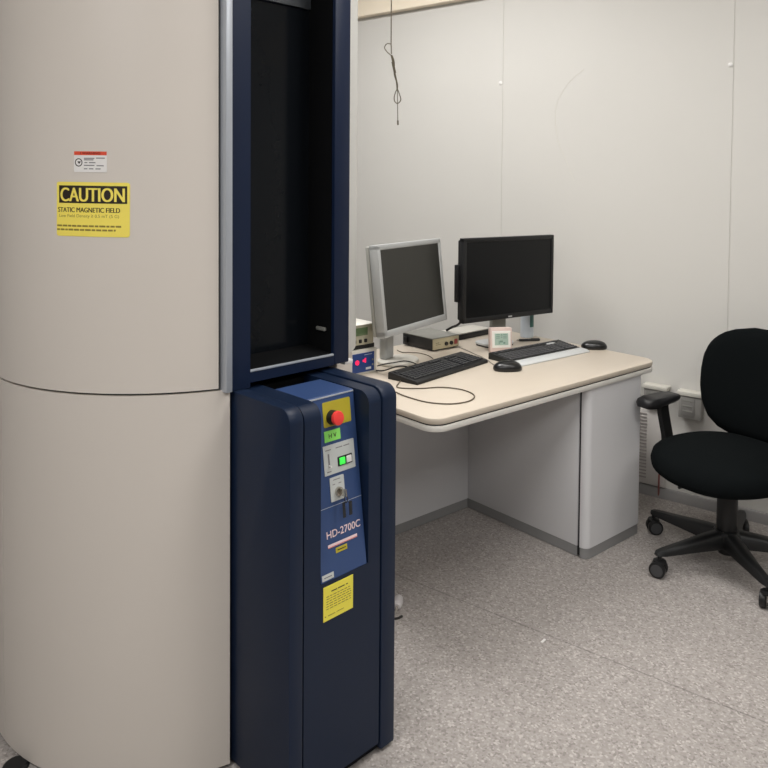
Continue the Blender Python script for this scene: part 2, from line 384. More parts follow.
# tilted control panel
P0 = Vector((.1013, .0045, .5305)); PT = Vector((.1013, .0601, .9705))
upv = (PT-P0).normalized(); nx = Vector((1, 0, 0)); nn = nx.cross(upv)
PM = Matrix(((nx.x, upv.x, nn.x, P0.x), (nx.y, upv.y, nn.y, P0.y), (nx.z, upv.z, nn.z, P0.z), (0, 0, 0, 1)))
PL = (PT-P0).length
def pz(z): return (z-P0.z)/(PT.z-P0.z)*PL
PW = .1512
pb = MB(); pb.prism([(P0.y, P0.z), (PT.y, PT.z), (PT.y+.004, PT.z+.003), (.195, PT.z+.003), (.195, .5305)], .1013, .2525, XP)
pan = obj('control_panel', pb, M['panelblue'], ms, 'blue sloping control panel')
def onpanel(name, m, x0, x1, z0, z1, h=.0012, h0=0.0, r=0.0, label=None, rad=0.0):
    mb = MB()
    if rad > 0: mb.prism(rrect(x0, x1, pz(z0), pz(z1), rad), h0, h, PM)
    else: mb.box(x0, x1, pz(z0), pz(z1), h0, h, r, 2, PM)
    return obj(name, mb, m, pan, label)
obj('panel_lip', MB().box(0, PW, PL-.003, PL+.001, -.004, .001, .0008, 2, PM), M['silver'], pan, 'bright top edge of the panel')
onpanel('panel_joint', M['silver'], 0, PW, .7015, .7027, .0006)
onpanel('button_plate', M['olive'], .044, .136, .895, .957, label='mustard yellow plate behind the red button', rad=.004)
bz = pz(.917); bx = .0715
def pcyl(x, z, h0, h1, r0, r1=None, n=28, r=0.0): return MB().cyl(PM @ Vector((x, z, h0)), PM @ Vector((x, z, h1)), r0, r1, n, r)
obj('button_base', pcyl(bx, bz, .001, .019, .0185, .0175), M['black'], pan, 'black collar of the emergency button')
obj('emergency_button', pcyl(bx, bz, .019, .030, .0185, .0178, r=.003), M['redbtn'], pan, 'red mushroom emergency stop button')
onpanel('green_label', M['green'], .043, .0955, .8590, .8860, .0014, label='green tape label')
obj('label_lettering', MB().add(text_bm('H V', .026, .011, .01), PM @ Matrix.Translation((.0695, pz(.8725), .0018))), M['ink'], pan)
onpanel('switch_plate', M['platgrey'], .035, .138, .7785, .851, .0016, label='pale grey switch plate', rad=.002)
onpanel('toggle_slot', M['inkgrey2'], .0485, .0535, .799, .830, .002)
obj('toggle', pcyl(.051, pz(.800), .0015, .010, .0032, .0026), M['white'], pan, 'small white toggle')
onpanel('rocker_frame', M['black'], .0795, .127, .793, .816, .004, r=.001, label='black switch frame')
onpanel('green_switch', M['greenlit'], .0835, .1015, .796, .813, .0065, r=.0012, label='lit green switch')
onpanel('white_switch', M['white'], .1065, .1235, .796, .813, .0065, r=.0012, label='pale switch')
for x0, x1, z in ((.042, .060, .8395), (.076, .098, .8395), (.102, .122, .8395), (.043, .057, .7865)): obj('switch_legend', MB().box(x0, x1, pz(z)-.0012, pz(z)+.0012, .0016, .0019, mtx=PM), M['inkgrey2'], pan)
onpanel('key_plate', M['platgrey'], .049, .0955, .712, .7705, .0018, label='pale grey key switch plate', rad=.002)
for x0, x1, z in ((.060, .083, .764), (.057, .065, .753), (.077, .086, .753)): obj('key_legend', MB().box(x0, x1, pz(z)-.001, pz(z)+.001, .0018, .0021, mtx=PM), M['inkgrey2'], pan)
kx, kz = .0735, pz(.7335)
obj('key_switch', pcyl(kx, kz, .0018, .010, .0115, r=.001), M['chrome'], pan, 'round chrome key switch')
ky = MB(); ky.box(kx-.002, kx+.002, kz-.009, kz+.009, .010, .034, .001, 1, PM)
obj('key', ky, M['chrome'], pan, 'metal key in the switch')
ks = MB()
ks.tube([PM @ Vector(q) for q in ((kx, kz-.006, .030), (kx+.003, kz-.014, .033), (kx, kz-.024, .030), (kx-.003, kz-.014, .027))], .0011, 6, 6, True)
ks.box(kx-.009, kx+.000, kz-.060, kz-.022, .024, .0262, .0006, 1, PM); ks.box(kx+.002, kx+.012, kz-.054, kz-.020, .029, .0312, .0006, 1, PM @ Matrix.Rotation(R(-2), 4, 'Z'))
obj('hanging_keys', ks, mat('dull_key_metal', rgb(70, 72, 74), .35, .8, noise=.05), pan, 'keys hanging on a ring')
obj('model_lettering', MB().add(text_bm('HD-2700C', .1125, .0185, .012), PM @ Matrix.Translation((.083, pz(.6372), .0008))), M['pink'], pan, 'pale model lettering')
onpanel('red_bar', M['pink'], .029, .1255, .6055, .6135, .001, label='pale pink bar under the lettering')
onpanel('bar_tint', mat('red_print', rgb(214, 120, 110), .45, noise=.02), .029, .1255, .6060, .6078, .0013)
onpanel('gold_label', M['olive'], .0525, .090, .5875, .600, .001, label='small gold label')
obj('gold_label_print', MB().box(.058, .085, pz(.593), pz(.595), .001, .0013, mtx=PM), M['ink'], pan)
onpanel('white_label', M['platgrey'], .003, .040, .5345, .5480, .0012, label='small pale label at the panel foot')
obj('white_label_print', MB().box(.009, .034, pz(.540), pz(.5425), .0012, .0015, mtx=PM), M['inkgrey2'], pan)
# yellow sticker under the panel
st = MB(); st.box(.1060, .2031, .0015, .003, .4343, .5201)
stk = obj('yellow_sticker', st, M['yellow2'], ms, 'lemon yellow instruction sticker')
tx = MB(); tx.box(.1310, .1490, .0010, .0015, .5028, .5052); tx.box(.152, .174, .0010, .0015, .5028, .5052); tx.box(.179, .185, .0010, .0015, .5028, .5052)
obj('sticker_heading', tx, M['ink'], stk)
tx = MB()
for k in range(6):
    z = .4941-.0062*k; x = .115
    while x < .194:
        w = random.uniform(.006, .014); tx.box(x, min(x+w, .196), .0011, .0015, z-.0008, z+.0008); x += w+.003
tx.box(.110, .114, .0011, .0015, .4450, .4470); tx.box(.120, .143, .0011, .0015, .4450, .4465); tx.box(.148, .172, .0011, .0015, .4455, .4467)
obj('sticker_print', tx, M['inkgrey'], stk)
# foot at the left end
fp = at(16, 767, .0)
fl = (Matrix.Translation(MS0) @ Matrix.Rotation(UA, 4, 'Z')).inverted() @ fp
obj('levelling_foot', MB().lathe([(.032, 0), (.032, .006), (.026, .010), (.026, .011), (.012, .012)], 24, Matrix.Translation((fl.x, fl.y, 0))), M['black'], ms, 'black levelling foot')

# signs on the curved cover
MSI = (Matrix.Translation(MS0) @ Matrix.Rotation(UA, 4, 'Z')).inverted()
def oncyl(px, py):
    o = MSI @ CAM; d = (MSI.to_3x3() @ ray(px, py))
    ox, oy = o.x-CU, o.y-CV; a = d.x*d.x+d.y*d.y; b = 2*(ox*d.x+oy*d.y); c = ox*ox+oy*oy-CR*CR
    t = (-b-math.sqrt(b*b-4*a*c))/(2*a); p = o+d*t
    return math.atan2(p.y-CV, p.x-CU), p.z
def bend(bm, th0, z0, tilt, h):
    for v in bm.verts:
        s = v.co.x*math.cos(tilt)-v.co.y*math.sin(tilt); t = v.co.x*math.sin(tilt)+v.co.y*math.cos(tilt)
        rr = CR+h+v.co.z; th = th0+s/CR
        v.co = Vector((CU+rr*math.cos(th), CV+rr*math.sin(th), z0+t))
    return bm
def plate(w, h, rad, th=.0006, n=28, cx=0, cy=0):
    bm = bmesh.new(); xs = sorted(set([-w/2+w*k/n for k in range(n+1)]+[-w/2+rad*(1-math.cos(R(90*k/5))) for k in range(6)]+[w/2-rad*(1-math.cos(R(90*k/5))) for k in range(6)]))
    prev = None
    for x in xs:
        e = max(0.0, rad-(w/2-abs(x))); hh = h/2-rad+math.sqrt(max(rad*rad-e*e, 0)) if rad > 0 else h/2
        q = [bm.verts.new((cx+x, cy-hh, 0)), bm.verts.new((cx+x, cy+hh, 0)), bm.verts.new((cx+x, cy+hh, th)), bm.verts.new((cx+x, cy-hh, th))]
        if prev:
            for i in range(4): bm.faces.new((prev[i], prev[(i+1) % 4], q[(i+1) % 4], q[i]))
        else: bm.faces.new(q)
        prev = q
    bm.faces.new(prev[::-1]); return bm
thl, z1 = oncyl(57, 209); thr, z2 = oncyl(130, 210.5)
tht, zt_ = oncyl(93.5, 182.2); thb, zb_ = oncyl(93.5, 236.7)
SW, SH = (thr-thl)*CR, zt_-zb_; tc, zc = (thl+thr)/2, (zt_+zb_)/2; TL = math.atan2(z2-z1, SW)
print('caution sign', SW, SH, zc, math.degrees(tc), math.degrees(TL))
sg = obj('caution_sign', MB().add(bend(plate(SW, SH, .006), tc, zc, TL, 0.0002)), M['yellow'], ms, 'yellow caution sign')
k = SW/73.0       # metres per photo pixel on the sign
def sgpos(px, py): return ((px-93.5)*k, (209.5-py)*SH/54.5)
x0, y0 = sgpos(59.8, 203.4); x1, y1 = sgpos(127.5, 185.8)
obj('header_band', MB().add(bend(plate(x1-x0, y1-y0, 0, cx=(x0+x1)/2, cy=(y0+y1)/2), tc, zc, TL, .0006)), M['ink'], sg, 'black header band')
def sgtext(name, body, pxa, pxb, pya, pyb, m, bold=0.0, h=.0009):
    mb = MB()
    for q in ((-1, 0, 1) if bold else (0,)):
        xa, ya = sgpos(pxa, pyb); xb, yb = sgpos(pxb, pya)
        bm = text_bm(body, xb-xa-2*bold, yb-ya, 0.0); bmesh.ops.translate(bm, verts=bm.verts, vec=((xa+xb)/2+q*bold, (ya+yb)/2, 0))
        mb.add(bend(bm, tc, zc, TL, h+.00005*q))
    return obj(name, mb, m, sg)
sgtext('caution_lettering', 'CAUTION', 61.3, 125.5, 188.0, 201.8, M['yellow'], .0013, .0014)
sgtext('field_lettering', 'STATIC MAGNETIC FIELD', 58.6, 121, 207.8, 212.6, M['ink'], .0005)
sgtext('density_lettering', 'Low Field Density ≧ 0.5 mT (5 G)', 60, 120, 214.6, 218.6, M['inkgrey'], .0)
for ya, yb, ends in ((225.4, 227.2, 122.5), (229.3, 231.1, 117)):
    mb = MB(); x = 57.6
    while x < ends:
        w = random.uniform(2.5, 6); xe = min(x+w, ends)
        a = sgpos(x, yb); b = sgpos(xe, ya)
        mb.add(bend(plate(b[0]-a[0], b[1]-a[1], 0, .0002, 3, (a[0]+b[0])/2, (a[1]+b[1])/2), tc, zc, TL, .0008)); x = xe+.9
    obj('fine_print', mb, M['inkgrey'], sg)
t1, za = oncyl(74.2, 162); t2, zb2 = oncyl(107, 162); _, zt2 = oncyl(90.5, 151.9); _, zb3 = oncyl(90.5, 172.2)
wc, wz = (t1+t2)/2, (zt2+zb3)/2; WW, WH = (t2-t1)*CR, zt2-zb3
ws = obj('warning_sticker', MB().add(bend(plate(WW, WH, .003), wc, wz, TL, .0002)), M['white'], ms, 'small white warning sticker with red band')
kw = WW/32.8
def wp(px, py): return ((px-90.6)*kw, (162.05-py)*kw)
def wplate(name, px0, px1, py0, py1, m, h=.0009, rad=0):
    a = wp(px0, py1); b = wp(px1, py0)
    return obj(name, MB().add(bend(plate(b[0]-a[0], b[1]-a[1], rad, .0002, 10, (a[0]+b[0])/2, (a[1]+b[1])/2), wc, wz, TL, h)), m, ws)
wplate('red_band', 74.4, 106.8, 152.1, 155.6, M['redband'])
bm = text_bm('! WARNING', 20*kw, 2.3*kw, .03); bmesh.ops.translate(bm, verts=bm.verts, vec=wp(90.8, 153.8)+(0,))
obj('warning_lettering', MB().add(bend(bm, wc, wz, TL, .0013)), M['darkred'], ws)
ic = MB(); cx, cy = wp(79.1, 162.5)
bm = bmesh.new(); bmesh.ops.create_circle(bm, cap_ends=False, segments=28, radius=3.9*kw); o1 = bm.verts[:]
inner = bmesh.ops.create_circle(bm, cap_ends=False, segments=28, radius=3.0*kw)['verts']
for i in range(28): bm.faces.new((o1[i], o1[(i+1) % 28], inner[(i+1) % 28], inner[i]))
vs = [bm.verts.new((q[0]*kw, q[1]*kw, 0)) for q in ((-1.4, 1.0), (2.3, 1.0), (.9, -1.2), (.2, -1.2))]; bm.faces.new(vs)
bmesh.ops.translate(bm, verts=bm.verts, vec=(cx, cy, 0)); obj('round_icon', MB().add(bend(bm, wc, wz, TL, .001)), M['ink'], ws, 'round black pictogram')
mb = MB()
for xa, xb, y in ((84.5, 95, 158.6), (96.5, 105, 158.3), (84.5, 94, 160), (85, 88, 162.6), (89.5, 96, 162.6), (84.5, 95, 165.2), (97, 104, 165.4), (84.5, 88, 168.4), (89.5, 94, 168.4), (96, 101, 168.4)):
    a = wp(xa, y+.5); b = wp(xb, y-.5); mb.add(bend(plate(b[0]-a[0], b[1]-a[1], 0, .0002, 3, (a[0]+b[0])/2, (a[1]+b[1])/2), wc, wz, TL, .0008))
obj('fine_print', mb, M['inkgrey2'], ws)

# ------------------------------------------------------------------ desk
DZ = .746; DA = R(78.0)
D0 = at(586.2, 561.6, 0)
desk = thing('desk', 'cream topped office desk with light grey pedestal and open kneehole', 'desk', D0, DA)
DM = Matrix.Translation(D0) @ Matrix.Rotation(DA, 4, 'Z')
def dk(p): return DM.inverted() @ p
DX0, DX1, DY0, DY1 = -.868, .516, -.008, .945
def desk_outline(o=0.0):
    pts = []
    for cx, cy, a, r in ((DX1-.075, DY0+.075, -90, .075), (DX1-.03, DY1-.03, 0, .03), (DX0+.03, DY1-.03, 90, .03), (DX0+.06, DY0+.06, 180, .06)):
        for k in range(9):
            t = R(a+90*k/8); pts.append((cx+(r-o)*math.cos(t), cy+(r-o)*math.sin(t)))
    return pts
obj('desktop', MB().prism(desk_outline(), .7235, DZ, r=.006), M['desk'], desk, 'cream laminate desktop')
obj('edge_groove', MB().prism(desk_outline(.006), .718, .7245), M['gapblack'], desk, 'dark groove in the desk edge')
obj('desktop_underframe', MB().prism(desk_outline(), .699, .7195, r=.004), M['deskedge'], desk, 'pale grey lower edge of the desktop')
PH = .044
ped = obj('pedestal', MB().box(.004, .396, .048, .70, PH, .70, r=.003), M['deskgrey'], desk, 'light grey desk pedestal')
obj('pedestal_gap', MB().box(.010, .39, .032, .052, .008, .70), M['gapblack'], ped)
obj('pedestal_front', MB().prism(rrect(.0, .40, .0, .034, .0335, 8) if False else
    [(0.0, .034)]+[(.030+.030*math.cos(R(180+90*q/8)), .030+.030*math.sin(R(180+90*q/8))) for q in range(9)]+[(.376+.024*math.cos(R(270+90*q/8)), .024+.024*math.sin(R(270+90*q/8))) for q in range(9)]+[(.40, .034)], PH+.002, .70), M['deskgrey'], ped, 'front of the pedestal with rounded corners')
obj('front_plinth', MB().prism([(0.003, .034)]+[(.031+.028*math.cos(R(180+90*q/8)), .031+.028*math.sin(R(180+90*q/8))) for q in range(9)]+[(.376+.022*math.cos(R(270+90*q/8)), .025+.022*math.sin(R(270+90*q/8))) for q in range(9)]+[(.398, .034)], .002, PH), M['plinth'], ped, 'grey plinth')
obj('pedestal_plinth', MB().box(.006, .394, .050, .70, .002, PH), M['plinth'], ped, 'grey plinth')
mp = obj('modesty_panel', MB().box(DX0+.05, .004, .655, .70, PH, .70, r=.003), M['deskgrey'], desk, 'light grey modesty panel')
obj('modesty_plinth', MB().box(DX0+.05, .004, .658, .70, .002, PH), M['plinth'], mp, 'grey plinth')
obj('end_panel', MB().box(DX0+.03, DX0+.06, .48, .70, .0, .70, r=.003), M['deskgrey'], desk)
for a, b in ((.05, .08), (.35, .08), (.05, .66), (.35, .66), (-.75, .68)): obj('levelling_foot', MB().cyl((a, b, 0), (a, b, .012), .018), M['gapblack'], desk)

# ------------------------------------------------------------------ monitors
def place(px, py, depth): return atd(px, py, depth)
Wd = DZ+.0005
def wang(cam_deg): return R(cam_deg)+YAW
# silver monitor
m1a = wang(57.4); pL = atd(385.4, 338.7, 2.95); W1, H1 = .527, .372
ax = Vector((math.cos(m1a), math.sin(m1a), 0)); bk = Vector((-math.sin(m1a), math.cos(m1a), 0))
c1 = pL+ax*(W1/2)
m1 = thing('monitor', 'silver grey desktop monitor angled at the left end of the desk', 'monitor', (c1.x, c1.y, Wd), m1a, 'desktop monitors')
zb = pL.z-Wd
T1 = Matrix.Translation((0, 0, zb)) @ Matrix.Rotation(R(-6.5), 4, 'X')
BZ = .022
fr = MB()
fr.box(-W1/2, W1/2, 0, .042, 0, BZ+.006, .004, 2, T1).box(-W1/2, W1/2, 0, .042, H1-BZ, H1, .004, 2, T1)
fr.box(-W1/2, -W1/2+BZ, .0, .042, .004, H1-.004, .004, 2, T1).box(W1/2-BZ, W1/2, .0, .042, .004, H1-.004, .004, 2, T1)
obj('bezel', fr, M['mongrey'], m1, 'silver grey bezel')
obj('screen', MB().box(-W1/2+BZ-.002, W1/2-BZ+.002, .004, .03, BZ+.002, H1-BZ+.002, 0, 1, T1), M['screen1'], m1, 'dark grey unlit screen')
obj('rear_shell', MB().box(-W1/2+.002, W1/2-.002, .044, .062, .004, H1-.004, .006, 2, T1).box(-W1/2+.11, W1/2-.06, .060, .085, .05, H1-.03, .010, 2, T1), M['monrear'], m1, 'warm grey rear shell')
obj('stand_column', MB().box(-.058, .008, .125, .165, .012, zb+.17, .012, 3).box(-.055, .005, .10, .135, zb+.10, zb+.22, .006), M['mongrey'], m1, 'silver grey stand column')
obj('stand_base', MB().prism([(-.01+.105*math.cos(R(a)), .095+.082*math.sin(R(a))) for a in range(0, 360, 12)], 0, .014, r=.004), M['outlettop'], m1, 'pale stand base')
# black monitor
m2a = wang(34.4); pL = atd(463, 324.2, 3.40); W2, H2 = .588, .391
ax = Vector((math.cos(m2a), math.sin(m2a), 0)); c2 = pL+ax*(W2/2)
m2 = thing('monitor', 'black widescreen monitor standing behind the pink clock', 'monitor', (c2.x, c2.y, Wd), m2a, 'desktop monitors')
zb = pL.z-Wd
T2 = Matrix.Translation((0, 0, zb)) @ Matrix.Rotation(R(0.0), 4, 'X'); B2 = .019
fr = MB()
fr.box(-W2/2, W2/2, 0, .03, 0, B2+.004, .003, 2, T2).box(-W2/2, W2/2, 0, .03, H2-B2, H2, .003, 2, T2)
fr.box(-W2/2, -W2/2+B2, 0, .03, .003, H2-.003, .003, 2, T2).box(W2/2-B2, W2/2, 0, .03, .003, H2-.003, .003, 2, T2)
obj('bezel', fr, M['black'], m2, 'black bezel')
obj('screen', MB().box(-W2/2+B2-.002, W2/2-B2+.002, .004, .028, B2+.002, H2-B2+.002, 0, 1, T2), M['screen2'], m2, 'black unlit screen')
obj('badge', MB().box(-.012, .012, -.0008, .0, .006, .013, 0, 1, T2), M['mongrey'], m2, 'small silver badge')
obj('rear_shell', MB().box(-W2/2+.01, W2/2-.01, .03, .055, .01, H2-.01, .006, 2, T2).box(-W2/2+.1, W2/2-.1, .055, .08, .08, H2-.08, .01, 2, T2), M['black'], m2)
obj('card_reader', MB().box(-W2/2-.012, -W2/2+.012, .03, .052, .096, .268, .003, 2, T2), M['black'], m2, 'black block at the left side')
obj('stand_column', MB().box(-.045, .045, .072, .10, .012, zb+.2, .008, 2).box(-.045, .045, .07, .095, zb+.12, zb+.24, .005), M['boxtop'], m2, 'grey stand column')
obj('stand_base', MB().prism(rrect(-.13, .05, .0, .125, .04), .006, .018, r=.004), M['kbdsilver'], m2, 'pale stand base')
obj('base_pad', MB().prism(rrect(-.126, .046, .003, .122, .038), .0, .0065), M['gapblack'], m2)

# ------------------------------------------------------------------ keyboards and mice
def keyrows(mb, x0, x1, y0, y1, zf, slope, gaps, rows=5, kp=.019, top=.007):
    dy = (y1-y0)/rows
    for r_ in range(rows):
        y = y0+dy*r_; x = x0
        if r_ == 0:
            spec = [1.3, 1.1, 1.3, 5.6, 1.3, 1.1, 1.1, 1.3]
        else: spec = [1.0+.25*r_ % .6]+[1.0]*12+[1.6]
        spans = [(x0, x0+(x1-x0)*.66, spec), (x0+(x1-x0)*.685, x0+(x1-x0)*.805, [1, 1, 1]), (x0+(x1-x0)*.83, x1, [1, 1, 1, 1])]
        for a, b, sp in spans:
            u = (b-a)/sum(sp); c = a
            for w in sp:
                z = zf+slope*(y+dy/2-y0)
                mb.box(c+.0012, c+u*w-.0012, y+.0012, y+dy-.0014, z, z+top, .0012, 1); c += u*w
pa = at(417, 385.5, DZ); pb_ = at(488, 362.8, DZ); d = pb_-pa
k1 = thing('keyboard', 'plain black keyboard in front of the silver grey monitor', 'keyboard', (pa.x, pa.y, Wd), math.atan2(d.y, d.x), 'computer keyboards')
KL = min(d.length, .50); KD = .145
sidep = [(0, 0), (0, .010), (.006, .014), (KD-.004, .028), (KD, .024), (KD, .0)]
obj('case', MB().prism(sidep, 0, KL, XP, r=.002), M['black'], k1, 'black keyboard case')
kb = MB(); keyrows(kb, .012, KL-.012, .018, KD-.045, .0135, .095, 0); 
x = .012
for gk in range(4):
    for j in range(4 if gk else 1):
        xx = .012+gk*.105*(KL-.024)/.45+(j*.0195 if gk else 0)
        if xx+.017 < KL-.012: kb.box(xx, xx+.017, KD-.034, KD-.020, .0235, .0295, .0012, 1)
obj('keys', kb, M['keys'], k1, 'charcoal keys')
pa = at(520, 367.2, DZ); pb_ = at(590, 352.2, DZ); d = pb_-pa
k2 = thing('keyboard', 'black keyboard with silver wrist rest under the black monitor', 'keyboard', (pa.x, pa.y, Wd), math.atan2(d.y, d.x), 'computer keyboards')
KL = d.length; KD = .185
obj('wrist_rest', MB().prism([(0, 0), (0, .004), (.012, .011), (.050, .014), (.055, .012), (.055, 0)], 0, KL, XP, r=.002), M['kbdsilver'], k2, 'silver wrist rest')
obj('case', MB().prism([(.052, 0), (.052, .013), (KD-.006, .030), (KD, .026), (KD, 0)], .002, KL-.002, XP, r=.002), M['boxside'], k2, 'charcoal keyboard case')
kb = MB(); keyrows(kb, .012, KL-.012, .062, KD-.040, .0125, .11, 0)
for gk in range(12): kb.box(.014+gk*(KL-.04)/12, .014+gk*(KL-.04)/12+.024, KD-.030, KD-.016, .0265, .0325, .0012, 1)
obj('keys', kb, M['keyprint'], k2, 'dark grey keys')
obj('indicator_plate', MB().box(KL-.125, KL-.075, .140, .155, .0225, .030, .001), M['kbdsilver'], k2, 'small silver plate among the keys')
def mouse(label, p, ang):
    t = thing('mouse', label, 'computer mouse', (p.x, p.y, Wd), ang, 'computer mice')
    rings = []
    for z, s in ((0, .94), (.004, 1.0), (.012, 1.0), (.020, .93), (.027, .80), (.032, .60), (.035, .34), (.036, .1)):
        rings.append([((.060*s*math.copysign(abs(math.cos(R(a)))**.85, math.cos(R(a)))-.006*(1-s)), .037*s*math.copysign(abs(math.sin(R(a)))**.85, math.sin(R(a))), z*1.08) for a in range(0, 360, 12)])
    obj('shell', MB().loft(rings), mat('glossy_black_mouse', rgb(20, 21, 22), .28, noise=.03), t, smooth=60)
    obj('scroll_wheel', MB().cyl((.032, -.004, .0245), (.032, .004, .0245), .0085, n=18), M['boxside'], t)
    return t
mp1 = at(507.5, 370.2, DZ); mouse('black mouse lying in front of the silver wrist rest', mp1, wang(8)+PI)
mp2 = at(594, 348.6, DZ); mouse('black mouse at the right end of the desk', mp2, wang(-2)+PI)

# ------------------------------------------------------------------ small desk items
pa = at(432.7, 352, DZ); pb_ = at(458.8, 347, DZ); d = pb_-pa
bx_ = thing('amplifier_box', 'small flat grey electronics box with beige front beside silver monitor', 'electronics box', (pa.x, pa.y, Wd), math.atan2(d.y, d.x))
bw = d.length
obj('case', MB().box(0, bw, .003, .205, .004, .058, .002), M['boxside'], bx_, 'charcoal case')
obj('rear_plug', MB().box(-.016, .001, .165, .188, .016, .044, .004), M['black'], bx_, 'black plug at the back of the box')
obj('lid', MB().box(-.001, bw+.001, .0, .206, .0565, .061, .0015), M['boxtop'], bx_, 'grey lid')
fpz = obj('front_plate', MB().box(.002, bw-.002, -.001, .004, .007, .056, .001), M['boxface'], bx_, 'beige front plate')
for x in (.085, .118): obj('socket', MB().cyl((x, -.008, .028), (x, 0, .028), .009, n=16), M['black'], fpz)
obj('red_switch', MB().box(.140, .160, -.005, 0, .018, .042, .002), mat('dull_red_plastic', rgb(150, 70, 66), .4, noise=.03), fpz, 'dull red switch')
for q in ((.018, .04, .036, .038), (.018, .05, .028, .0295)): obj('face_print', MB().box(q[0], q[1], -.0014, -.001, q[2], q[3]), M['ink'], fpz)
for x in (.02, bw-.02):
    for y in (.02, .18): obj('rubber_foot', MB().cyl((x, y, 0), (x, y, .005), .008, n=12), M['gapblack'], bx_)
# instruments behind the microscope
pi_ = at(377.0, 371.6, DZ); ia = wang(42)
t = thing('temperature_controller', 'cream cased instrument with blue face and pink LED digits', 'instrument', (pi_.x, pi_.y, Wd), ia)
LW, LH = .15, .100
obj('case', MB().box(-LW, 0, .002, .20, 0, LH, .003), M['outlettop'], t, 'cream case')
bf = obj('face', MB().box(-LW+.012, -.017, -.0015, .004, .010, LH-.013), M['instrblue'], t, 'blue front face')
dg = MB()
def seg7(mb, ch, x, z, w, h, y0, y1, th):
    S = {'2': 'abged', '4': 'fgbc', '5': 'afgcd', '3': 'abgcd', '0': 'abcdef', '8': 'abcdefg', '6': 'afgedc', '1': 'bc', '7': 'abc'}[ch]
    B = {'a': (x, x+w, z+h-th, z+h), 'g': (x, x+w, z+h/2-th/2, z+h/2+th/2), 'd': (x, x+w, z, z+th), 'f': (x, x+th, z+h/2, z+h), 'e': (x, x+th, z, z+h/2), 'b': (x+w-th, x+w, z+h/2, z+h), 'c': (x+w-th, x+w, z, z+h/2)}
    for c in S: b = B[c]; mb.box(b[0], b[1], y0, y1, b[2], b[3])
dg.box(-.079, -.070, -.002, -.0012, .051, .060); dg.box(-.069, -.061, -.002, -.0012, .047, .066)
dg.cyl((-.108, -.004, .052), (-.108, -.001, .052), .010, n=18)
obj('led_digits', dg, M['led'], bf, 'glowing pink digits')
for q in ((-.062, -.034, .018, .027), (-.07, -.03, .078, .0795)): obj('panel_print', MB().box(q[0], q[1], -.002, -.0012, q[2], q[3]), M['platgrey'], bf)
for z in (.035, .055): obj('push_button', MB().cyl((-.026, -.004, z), (-.026, 0, z), .004, n=12), M['boxtop'], bf)
t2 = thing('meter', 'warm grey meter with green LCD and three black buttons, on the cream instrument', 'instrument', (pi_.x, pi_.y, Wd+LH+.0005), ia)
obj('case', MB().box(-.15, -.009, .012, .19, .016, .098, .004), M['instr'], t2, 'warm grey case')
obj('base_frame', MB().box(-.15, -.002, .016, .19, 0, .0165), M['black'], t2, 'black underframe')
obj('side_cheek', MB().box(-.0085, -.001, .03, .19, .016, .096, .003), M['black'], t2)
obj('lid', MB().box(-.152, -.002, .006, .19, .097, .101, .001), M['offwhite'], t2, 'pale lid')
fc = obj('lcd', MB().box(-.135, -.044, .009, .014, .056, .087), M['lcdgreen'], t2, 'green LCD')
for x in (-.112, -.082, -.054): obj('button', MB().box(x-.006, x+.006, .006, .013, .026, .040, .001), M['black'], t2)
# clock
pc = at(501.5, 352.6, DZ)
ck = thing('digital_clock', 'small pale pink desk clock with green LCD, before the black monitor', 'clock', (pc.x, pc.y, Wd), wang(9))
CW_, CH_ = .103, .113
fr = MB()
ck_t = Matrix.Rotation(R(-5), 4, 'X')
fr.prism(rrect(-CW_/2, CW_/2, 0, CH_, .006), -.036, 0, ck_t @ Matrix.Rotation(PI/2, 4, 'X'), r=.003)
obj('case', fr, M['pinkplastic'], ck, 'pale pink case')
obj('bezel', MB().box(-.044, .044, -.0025, .002, .022, .098, .001, 1, ck_t), M['clockwhite'], ck, 'white bezel')
lc = obj('lcd', MB().box(-.032, .032, -.0035, .0, .034, .087, 0, 1, ck_t), M['clocklcd'], ck, 'pale green LCD')
dg = MB()
for x0, x1, z0, z1 in ((-.025, -.008, .065, .084), (-.003, .004, .068, .084), (.008, .025, .065, .084), (-.014, -.008, .040, .052), (-.008, .006, .046, .053), (.008, .018, .040, .046)):
    for j in range(3):
        zz = z0+(z1-z0)*j/2.4; dg.box(x0, x1, -.0039, -.0034, zz, zz+.003, 0, 1, ck_t)
obj('lcd_segments', dg, M['lcddigit'], lc)
# bottle behind the black monitor
pbt = at(526.8, 337.0, DZ)
b = thing('spray_bottle', 'milky bottle with teal label behind right side of black monitor', 'bottle', (pbt.x, pbt.y, Wd), wang(0))
obj('body', MB().lathe([(.030, 0), (.033, .004), (.033, .13), (.030, .145), (.014, .16), (.012, .165)], 28), M['bottle'], b, 'milky body')
obj('cap', MB().lathe([(.014, .162), (.014, .185), (.012, .188)], 20), M['white'], b)
lb = MB(); n = 10
o_ = [(.0335*math.cos(R(-75+80*q/n)), .0335*math.sin(R(-75+80*q/n))) for q in range(n+1)]; i_ = [(p[0]*.985, p[1]*.985) for p in o_]
lb.prism(o_+i_[::-1], .055, .135); obj('label', lb, M['teal'], b, 'dark teal label')
# pen
pp, pq = at(516.5, 341.6, DZ), at(539.5, 341.0, DZ); dv = (pq-pp).normalized()
pn = thing('pen', 'black pen lying behind the keyboard with the silver wrist rest', 'pen', (pp.x, pp.y, Wd), math.atan2(dv.y, dv.x))
L_ = (pq-pp).length
obj('barrel', MB().cyl((.012, 0, .0065), (L_, 0, .0065), .006, n=14), M['black'], pn)
obj('tip', MB().cyl((0, 0, .0065), (.012, 0, .0065), .0015, .0055, n=14), M['chrome'], pn)
obj('clip', MB().box(L_-.045, L_-.002, -.0015, .0015, .0125, .0138), M['black'], pn)

